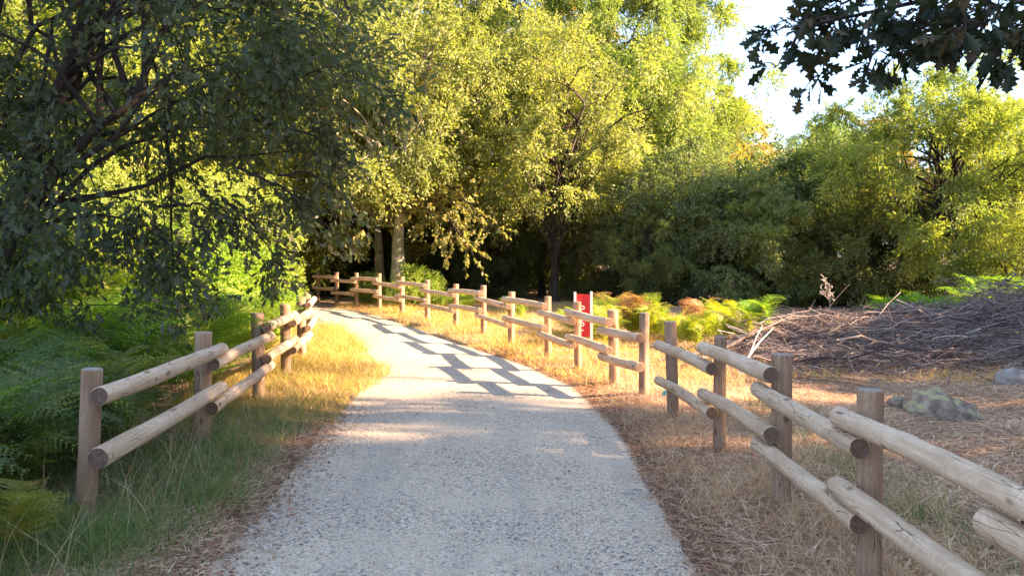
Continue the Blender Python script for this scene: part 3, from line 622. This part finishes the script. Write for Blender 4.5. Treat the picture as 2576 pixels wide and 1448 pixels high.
# dry stems in the thicket and dead flower head
def dry_weed(px, py0, py1, d, label):
    a = at(px, py0, d); z0 = float(zg(a[0], a[1])); e_ = empty('dry_weed', (a[0], a[1], z0), label, 'dry plant'); t = at(px + 6, py1, d); o_ = np.array((a[0], a[1], z0))
    q = Tubes(); q.add(curve_pts((0, 0, 0), t - o_, (.03, 0, 0), 7), np.linspace(.008, .004, 7), 5, .9); link('stem', q.mesh('stem', M['stick']), e_)
    q = Tubes(); rr = np.random.default_rng(int(px))
    for _ in range(16):
        b = (t - o_) * (.72 + .28 * rr.random()); c = b + np.array((rr.normal() * .09, rr.normal() * .09, .05 + .1 * rr.random())); q.add(curve_pts(b, c, (0, 0, -.01), 4), [.004, .003, .003, .006], 4, .95)
        for _ in range(4): q.add(np.array([c, c + rr.normal(size=3) * .025]), [.004, .006], 4, .9)
    link('flower_head', q.mesh('flower_head', M['stick']), e_)
dry_weed(2080, 900, 712, 13.6, 'tall dried weed with branched brown seed head above the brush pile')
dry_weed(1850, 880, 800, 14.2, 'short dried weed left of the green fern behind the brush pile')

# ------------------------------------------------------------------ stones
def rock(name, loc, size, seed, mat, label, cat='stone', group=None, sub=3):
    import bmesh
    bm = bmesh.new(); bmesh.ops.create_icosphere(bm, subdivisions=sub, radius=1); rr = np.random.default_rng(seed); ph = rr.random((5, 3)) * 6
    pl = norm(rr.normal(size=(9, 3)))
    for v in bm.verts:
        c = np.array(v.co); f = 1.0
        for n_ in pl:
            dt = c @ n_
            if dt > .72: f = min(f, .72 / dt * 1.02)
        f *= 1 + .035 * math.sin(17 * c[0] + 3 * c[2] + ph[2][0]) * math.sin(15 * c[2] + ph[2][1]) + .06 * math.sin(5 * c[0] + ph[0][0]) * math.sin(6 * c[1] + ph[0][1]) + .05 * math.sin(9 * c[2] + ph[1][0] + 4 * c[0])
        v.co = Vector((c * f * np.array(size)).tolist())
    me = bpy.data.meshes.new(name); bm.to_mesh(me); bm.free(); me.materials.append(mat)
    for p in me.polygons: p.use_smooth = sub < 4
    o = link(name, me, None, loc); return tag(o, label, cat, group)
def gl(px, py):                       # the point of the ground seen at px,py
    d = 3280 / (py - HOR)
    for _ in range(6):
        p = at(px, py, d); d = (EYE - float(zg(p[0], p[1]))) * FPX / (py - HOR)
    p = at(px, py, d); return np.array((p[0], p[1], float(zg(p[0], p[1]))))
p = gl(2340, 1048); rock('mossy_rock', p + (0, 0, .05), (.31, .26, .31), 3, M['mossy'], 'larger mossy rock on the dry field in front of the brush pile', sub=4)
p = gl(2425, 1060); rock('mossy_rock', p + (0, 0, .04), (.20, .19, .20), 8, M['mossy'], 'mossy rock touching the right side of the larger one', sub=4)
p = gl(2262, 1028); rock('mossy_rock', p + (0, 0, .02), (.14, .12, .13), 12, M['mossy'], 'smallest mossy rock, left of the larger one on the dry field')
p = gl(2555, 968); rock('rock', p + (0, 0, .05), (.26, .2, .20), 15, M['stone'], 'grey brown rock at the right edge below the brush pile')
p = gl(1432, 1190); rock('pebble', p + (0, 0, .01), (.022, .014, .012), 1, M['darkstone'], 'largest of the dark pebbles lying together on the grey path', 'pebble', sub=2)
p = gl(1418, 1180); rock('pebble', p + (0, 0, .01), (.013, .011, .010), 2, M['darkstone'], 'middle dark pebble of three on the grey path', 'pebble', sub=2)
p = gl(1424, 1168); rock('pebble', p + (0, 0, .01), (.014, .011, .012), 4, M['darkstone'], 'farthest dark pebble of three on the grey path', 'pebble', sub=2)
p = gl(1666, 1000); q = Tubes(); q.add(np.array([(0, 0, 0), (.03, .01, .05), (.07, .0, .075), (.10, -.01, .05)]), [.02, .035, .03, .012], 6)
sc_ = link('plastic_scrap', q.mesh('plastic_scrap', M['teal']), None, p); tag(sc_, 'crumpled turquoise plastic scrap on the ground left of the last post before the gap', 'litter')

# ------------------------------------------------------------------ ferns
def frond_mesh(name, L, seed, mat, pairs=19, sub=11):
    r = np.random.default_rng(seed); t = np.linspace(0, 1, 16); pts = np.stack([L * (t * .80), .03 * np.sin(3 * t) * L, L * (.55 * np.sin(t * 2.0) - .28 * t ** 2.5)], 1)
    tan = norm(np.gradient(pts, axis=0)); up = norm(np.cross(np.cross(tan, (0, 0, 1.)), tan)); sd = np.cross(tan, up)
    V = []; F = []; R = []
    def tri(a, b, c, rv): k = len(V); V.extend((a, b, c)); F.append((k, k + 1, k + 2)); R.append(rv)
    for k in range(15):
        w = .0045 * (1 - t[k]) + .001; a, b = pts[k], pts[k + 1]
        tri(a - sd[k] * w, a + sd[k] * w, b, .75); tri(a + sd[k] * w, b + sd[k] * w * .8, b - sd[k] * w * .5, .75)
    for i in range(pairs):
        f = .22 + .77 * (i / pairs); o = np.array([np.interp(f, t, pts[:, j]) for j in range(3)]); k = int(f * 15); T_, U, Sd = tan[k], up[k], sd[k]
        pl = L * .30 * (math.sin(min(1, (1 - f) * 1.35 + .06) * math.pi / 2) ** 1.1) * (.9 + .2 * r.random())
        for s in (-1, 1):
            ax = norm((Sd * s + T_ * .45 + U * (-.12 + .08 * r.normal()))[None])[0]; sp = norm(np.cross(ax, U)[None])[0]; tone = r.random() * .6
            n_ = max(3, int(sub * pl / (.34 * L) + 2)); 
            for q in range(n_):
                g_ = (q + .4) / n_; c = o + ax * pl * g_ - U * (.12 * pl * g_ * g_); w = pl * .085 * (1 - g_) + .004; st = pl / n_ * .55
                for s2 in (-1, 1):
                    tip = c + (sp * s2 + ax * .35) * w + U * r.normal() * .006
                    tri(c - ax * st * .9, c + ax * st * .9, tip, min(1, tone + .3 * r.random()))
    return mesh_np(name, np.array(V), np.array(F), mat, np.array(R))
FR = {}
for nm in ('fern', 'fern_gold', 'fern_dry'): FR[nm] = [frond_mesh('frond', 1.0, 60 + s, M[nm]) for s in range(3)]
ff = np.random.default_rng(91)
def fern(px_or_x, y, size, n, kind, label, group=None, world=False, tint=(1, 1, 1), el=(.1, .8)):
    x = px_or_x if world else (px_or_x - 1288) * y / FPX
    e = empty('fern', (x, y, float(zg(x, y)) - .02), label, 'fern', group)
    a0 = ff.random() * 6
    for i in range(n):
        fo = link('frond', FR[kind][ff.integers(0, 3)], e); fo.rotation_euler = (ff.normal() * .25, -(el[0] + (el[1] - el[0]) * ff.random()), a0 + i * 2.4 + ff.normal() * .3)
        s = size * (.75 + .45 * ff.random()); fo.scale = (s, s * (.8 + .3 * ff.random()), s); fo.color = (*[c * (.9 + .2 * ff.random()) for c in tint], 1)
# shaded mass left of the left fence
for i in range(34):
    y = 3.5 + 3.9 * (i / 34) ** .9; x = -2.75 - .12 * (y - 4) - abs(ff.normal()) * .75 - .05; 
    if y < 4.6: x -= .35
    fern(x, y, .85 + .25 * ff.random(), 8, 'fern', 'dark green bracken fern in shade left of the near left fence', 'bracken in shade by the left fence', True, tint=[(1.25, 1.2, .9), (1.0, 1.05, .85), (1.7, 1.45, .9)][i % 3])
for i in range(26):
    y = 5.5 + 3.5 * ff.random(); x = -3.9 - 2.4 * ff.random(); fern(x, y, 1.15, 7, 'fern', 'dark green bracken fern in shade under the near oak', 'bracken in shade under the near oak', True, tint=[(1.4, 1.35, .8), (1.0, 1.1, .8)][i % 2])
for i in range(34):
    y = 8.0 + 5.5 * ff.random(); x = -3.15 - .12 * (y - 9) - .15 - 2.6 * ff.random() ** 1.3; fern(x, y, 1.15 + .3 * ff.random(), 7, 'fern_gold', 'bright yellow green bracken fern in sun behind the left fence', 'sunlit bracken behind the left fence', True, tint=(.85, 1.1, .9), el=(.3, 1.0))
fern(30, 4.1, .62, 6, 'fern_gold', 'yellowing fern at the foot of the leaning near left post', tint=(.8, .7, 1), el=(.3, .8)); fern(130, 4.5, .45, 5, 'fern_gold', 'small yellow green fern left of the leaning near left post', tint=(.8, .8, 1))
# golden ferns behind the far fence
for i in range(30):
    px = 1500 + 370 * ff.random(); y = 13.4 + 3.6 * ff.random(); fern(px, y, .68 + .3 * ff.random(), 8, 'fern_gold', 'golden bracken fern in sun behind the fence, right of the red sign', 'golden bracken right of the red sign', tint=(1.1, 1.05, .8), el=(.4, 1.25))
for i in range(8):
    px = 1500 + 340 * ff.random(); y = 15 + 2.4 * ff.random(); fern(px, y, 1.0, 5, 'fern_dry', 'rust brown withered fern among the golden bracken', 'withered ferns among the golden bracken', tint=(1, 1, 1), el=(.5, 1.1))
for i in range(14):
    px = 1010 + 460 * ff.random(); d = 23.0 - (px - 1000) * .018 + .8 + ff.random(); fern(px, d, .65, 6, 'fern_gold', 'pale green fern behind the rails of the long far fence', 'ferns behind the long far fence', tint=(.9, 1.05, 1.0), el=(.3, 1.0))
fern(1915, 15.2, 1.0, 9, 'fern_gold', 'light green fern left of the brush pile top', tint=(.7, 1.0, .8), el=(.45, 1.1)); fern(1890, 15.8, .9, 8, 'fern_gold', 'light green fern just behind the one left of the brush pile', tint=(.7, 1.0, .8), el=(.45, 1.1))
for i, px in enumerate((2225, 2290, 2350)): fern(px, 14.0 + .4 * i, 1.1, 9, 'fern_gold', ['leftmost', 'middle', 'rightmost'][i] + ' of three light green ferns rising over the centre of the brush pile', tint=(.6, .95, .7), el=(.5, 1.1))
for i in range(8): fern(2420 + 24 * i, 16.5 + ff.random() * 2, 1.3, 7, 'fern_gold', 'green fern behind the right end of the brush pile', 'ferns behind the right end of the brush pile', tint=(.7, 1.0, .7), el=(.4, 1.1))

# ------------------------------------------------------------------ grass, straw and litter
def blades(name, X, Y, h, w, lean, mat, label, rnd=None, flat=0., seed=1, z0=-.01, cat='grass'):
    r = np.random.default_rng(seed); n = len(X); an = r.random(n) * 2 * np.pi; fa = r.random(n) * 2 * np.pi
    b = np.stack([X, Y, zg(X, Y) + z0], -1); ld = np.stack([np.cos(an), np.sin(an), np.zeros(n)], -1)
    l = lean * (.4 + 1.2 * r.random(n)); up = np.array((0, 0, 1.))
    if flat: l = l + flat
    s = np.stack([np.cos(fa), np.sin(fa), np.zeros(n)], -1) * (w * .5)[:, None]
    c = np.cos(np.minimum(l, 1.5)); sn = np.sin(np.minimum(l, 1.5)); 
    m1 = b + (ld * (sn * .55)[:, None] + up * (c * .62)[:, None] * 1.0) * (h * .62)[:, None]
    tp = b + (ld * (sn * 1.25)[:, None] + up * (np.clip(c, 0, 1) * .92)[:, None]) * h[:, None]
    tp[:, 2] -= (np.sin(np.minimum(l, 1.5)) ** 2) * h * .18
    tp[:, 2] = np.maximum(tp[:, 2], b[:, 2] + .012)
    V = np.stack([b - s, b + s, m1 + s * .8, m1 - s * .8, tp], 1).reshape(-1, 3); i = np.arange(n)[:, None] * 5
    F = np.concatenate([i + np.array([[0, 1, 2]]), i + np.array([[0, 2, 3]]), i + np.array([[3, 2, 4]])], 1).reshape(-1, 3)
    rn = r.random(n) if rnd is None else rnd
    o = link(name, mesh_np(name, V, F, mat, np.repeat(rn, 3))); tag(o, label, cat, kind='stuff'); return o
rg = np.random.default_rng(101)
def scatter(n, x0, x1, y0, y1, keep, near=1.0):
    y = y0 + (y1 - y0) * rg.random(n) ** near; x = x0 + (x1 - x0) * rg.random(n)
    m = rg.random(n) < keep(x, y); return x[m], y[m]
def clump(x, y, f=1.0, s=0): return np.clip(.5 + .5 * np.sin(x * 5.1 * f + s + 1.7 * np.sin(y * 3.3 * f)) * np.cos(y * 4.3 * f - s + 1.3 * np.sin(x * 2.9 * f)), 0, 1)
# green grass, left foreground
x, y = scatter(60000, -4.6, -1.6, 2.2, 8.6, lambda x, y: smooth(.0, -.5, x - edge_l(y)) * (.35 + .65 * clump(x, y)) * smooth(8.6, 7.4, y) * 1.0, 1.4)
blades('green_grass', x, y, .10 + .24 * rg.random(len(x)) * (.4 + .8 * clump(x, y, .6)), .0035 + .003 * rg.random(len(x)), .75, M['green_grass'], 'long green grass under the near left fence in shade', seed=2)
tx = []; ty = []
for (cx, cy, cr, m) in [(-2.52, 4.50, .22, 900), (-2.25, 4.35, .25, 800), (-2.75, 4.2, .3, 700), (-2.30, 6.5, .2, 500), (-2.0, 5.2, .25, 500), (-2.9, 3.8, .3, 700)]:
    tx.append(cx + cr * rg.normal(size=m) * .6); ty.append(cy + cr * rg.normal(size=m) * .6)
x = np.concatenate(tx); y = np.concatenate(ty)
blades('tall_grass', x, y, .12 + .34 * rg.random(len(x)) ** 1.4, .003 + .003 * rg.random(len(x)), .85, M['green_grass'], 'tall grass tufts round the feet of the left fence posts', rnd=np.clip(.35 + .6 * rg.random(len(x)), 0, 1), seed=22)
# golden grass on the left verge, in sun
x, y = scatter(90000, -4.6, -1.3, 7.3, 17.8, lambda x, y: (x < edge_l(y) + .08 + .30 * np.exp(-((y - 10.8) / 1.3) ** 2)) * (x > edge_l(y) - 1.7) * smooth(7.3, 8.3, y) * (.3 + .7 * clump(x, y, .8, 2)), 1.1)
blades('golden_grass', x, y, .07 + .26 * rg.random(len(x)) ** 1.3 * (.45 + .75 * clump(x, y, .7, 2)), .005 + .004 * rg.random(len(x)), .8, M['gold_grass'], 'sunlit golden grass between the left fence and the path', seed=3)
# pale dry grass along the near right fence
x, y = scatter(90000, 1.0, 3.0, 1.8, 11.0, lambda x, y: smooth(-.02, .35, x - edge_r(y)) * smooth(3.0, 2.2, x) * (.2 + .8 * clump(x, y, .9, 1)), 1.25)
blades('dry_grass', x, y, .05 + .20 * rg.random(len(x)) ** 1.2 * (.35 + .85 * clump(x, y, .9, 1)), .0028 + .0028 * rg.random(len(x)), .9, M['tan_grass'], 'pale tan dry grass along the near right fence', seed=4)
# orange dry grass along the long far fence
x, y = scatter(190000, -5.0, 6.5, 9.8, 25.5, lambda x, y: (x > edge_r(y) + .02) * (x < edge_r(y) + 2.6 + 5 * (rg.random(len(x)) < .55)) * (.3 + .7 * clump(x, y, .8, 3)), 1.0)
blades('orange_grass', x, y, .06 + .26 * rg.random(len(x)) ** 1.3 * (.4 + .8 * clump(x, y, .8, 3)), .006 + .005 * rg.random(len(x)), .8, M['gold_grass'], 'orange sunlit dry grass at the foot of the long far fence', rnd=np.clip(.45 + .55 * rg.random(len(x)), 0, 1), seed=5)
# straw lying on the right field
x, y = scatter(420000, 1.3, 10.5, 2.6, 13.5, lambda x, y: (x > edge_r(y) - .02 + .4 * rg.random(len(x))) * (x < .68 * y + 1.5) * (.55 + .45 * clump(x, y, .5, 5)), 1.15)
blades('straw_litter', x, y, .08 + .20 * rg.random(len(x)), .005 + .008 * rg.random(len(x)), .25, M['straw'], 'brown straw and dead fern litter covering the field on the right', flat=1.12, seed=6, z0=.004, cat='straw')
x, y = scatter(60000, -3.4, -1.4, 2.2, 9.5, lambda x, y: smooth(.05, -.25, x - edge_l(y) - .2 * (clump(x, y, 1.3, 9) - .35)) * smooth(-1.3, -.4, x - edge_l(y)), 1.2)
blades('straw_litter', x, y, .05 + .14 * rg.random(len(x)), .004 + .005 * rg.random(len(x)), .3, M['straw'], 'brown straw along the near left edge of the path', flat=.95, seed=16, z0=.004, cat='straw')
x, y = scatter(70000, .2, 2.2, 2.2, 11.5, lambda x, y: smooth(-.06, .12, x - edge_r(y) + .16 * (clump(x, y, 1.3, 7) - .35)) * smooth(.9, .2, x - edge_r(y)), 1.2)
blades('straw_litter', x, y, .04 + .11 * rg.random(len(x)), .004 + .005 * rg.random(len(x)), .3, M['straw'], 'brown straw along the near right edge of the path', flat=1.0, seed=17, z0=.004, cat='straw')
# greenish grass patch behind the right fence and thin green weeds
x, y = scatter(26000, 1.75, 3.2, 3.6, 8.5, lambda x, y: np.exp(-((x - 2.25 - .05 * y) / .35) ** 2) * clump(x, y, .7, 4) ** 1.5, 1.0)
blades('green_grass', x, y, .06 + .14 * rg.random(len(x)), .003 + .003 * rg.random(len(x)), .8, M['green_grass'], 'patchy green grass just behind the near right fence', seed=7)
# rust litter along both path edges
def lit(n, fx, y0, y1, name, label, sd):
    y = y0 + (y1 - y0) * rg.random(n) ** 1.3; x = fx(y, n)
    r = np.random.default_rng(sd); C = np.stack([x, y, zg(x, y) + .008 + .02 * r.random(n)], -1)
    o = link(name, leaves(name, C, rdir(r, n) * (1, 1, .25), rdir(r, n) * .5 + (0, 0, 1), .02 + .035 * r.random(n), T_LONG, M['litter'], r.random(n))); tag(o, label, 'leaf litter', kind='stuff')
lit(22000, lambda y, n: edge_l(y) - .28 + .26 * rg.normal(size=n), 2.5, 12, 'leaf_litter', 'rust brown leaf litter along the left edge of the path', 8)
lit(24000, lambda y, n: edge_r(y) + .02 + .3 * np.abs(rg.normal(size=n)) - .06 * rg.random(n), 2.5, 14, 'leaf_litter', 'rust brown leaf litter along the right edge of the path', 9)
lit(420, lambda y, n: -1.6 + 2.7 * rg.random(n), 3, 12, 'leaf_litter', 'single dead leaves lying on the grey path', 18)
lit(20000, lambda y, n: 1.5 + (.6 * y) * rg.random(n), 4, 13, 'leaf_litter', 'brown dead leaves strewn over the field on the right', 10)
lit(16000, lambda y, n: -2.2 - 3.5 * rg.random(n), 3, 20, 'leaf_litter', 'brown dead leaves under the ferns on the left', 11)
# tall single grass stems
x, y = scatter(420, -4.0, -1.9, 3.2, 9, lambda x, y: (x < edge_l(y) - .4) * 1.0); 
blades('grass_stems', x, y, .45 + .4 * rg.random(len(x)), np.full(len(x), .003), .45, M['tan_grass'], 'thin dry grass stems rising by the left fence', seed=12)
x, y = scatter(900, 1.25, 3.2, 3.2, 12, lambda x, y: (x > edge_r(y) + .3) * 1.0)
blades('grass_stems', x, y, .3 + .35 * rg.random(len(x)), np.full(len(x), .003), .5, M['tan_grass'], 'thin dry grass stems rising by the right fence', seed=13)
# loose gravel on the path
n = 26000; y = 2.6 + 9.5 * rg.random(n) ** 1.5; l = edge_l(y); rr_ = edge_r(y); u = rg.random(n) * 1.10 - .05; x = l + (rr_ - l) * u
TO = np.array([(1, 0, 0), (-.3, .8, 0), (-.6, -.7, 0), (.05, 0, .75)]); a = rg.random(n) * 6.28; s = .0028 + .006 * rg.random(n) ** 3
ca, sa = np.cos(a)[:, None], np.sin(a)[:, None]; vx = TO[None, :, 0] * ca - TO[None, :, 1] * sa; vy = TO[None, :, 0] * sa + TO[None, :, 1] * ca
zz = zg(x, y) + .004 + .022 * np.sin(np.pi * np.clip(u, 0, 1))
V = np.stack([x[:, None] + vx * s[:, None], y[:, None] + vy * s[:, None], zz[:, None] + TO[None, :, 2] * s[:, None]], -1).reshape(-1, 3)
F = (np.array([[0, 1, 3], [1, 2, 3], [2, 0, 3]])[None] + (np.arange(n) * 4)[:, None, None]).reshape(-1, 3)
def peb():
    n_ = N('loose_gravel'); rnd = n_.n('ShaderNodeAttribute', attribute_name='rnd').outputs['Fac']
    return n_.surf(n_.ramp(rnd, [(0, (.07, .07, .075)), (.35, (.25, .24, .23)), (1, (.55, .53, .5))]), .85, .2)
o = link('loose_gravel', mesh_np('loose_gravel', V, F, peb(), np.repeat(rg.random(n), 3))); tag(o, 'loose grey gravel grains scattered over the path', 'gravel', kind='stuff')
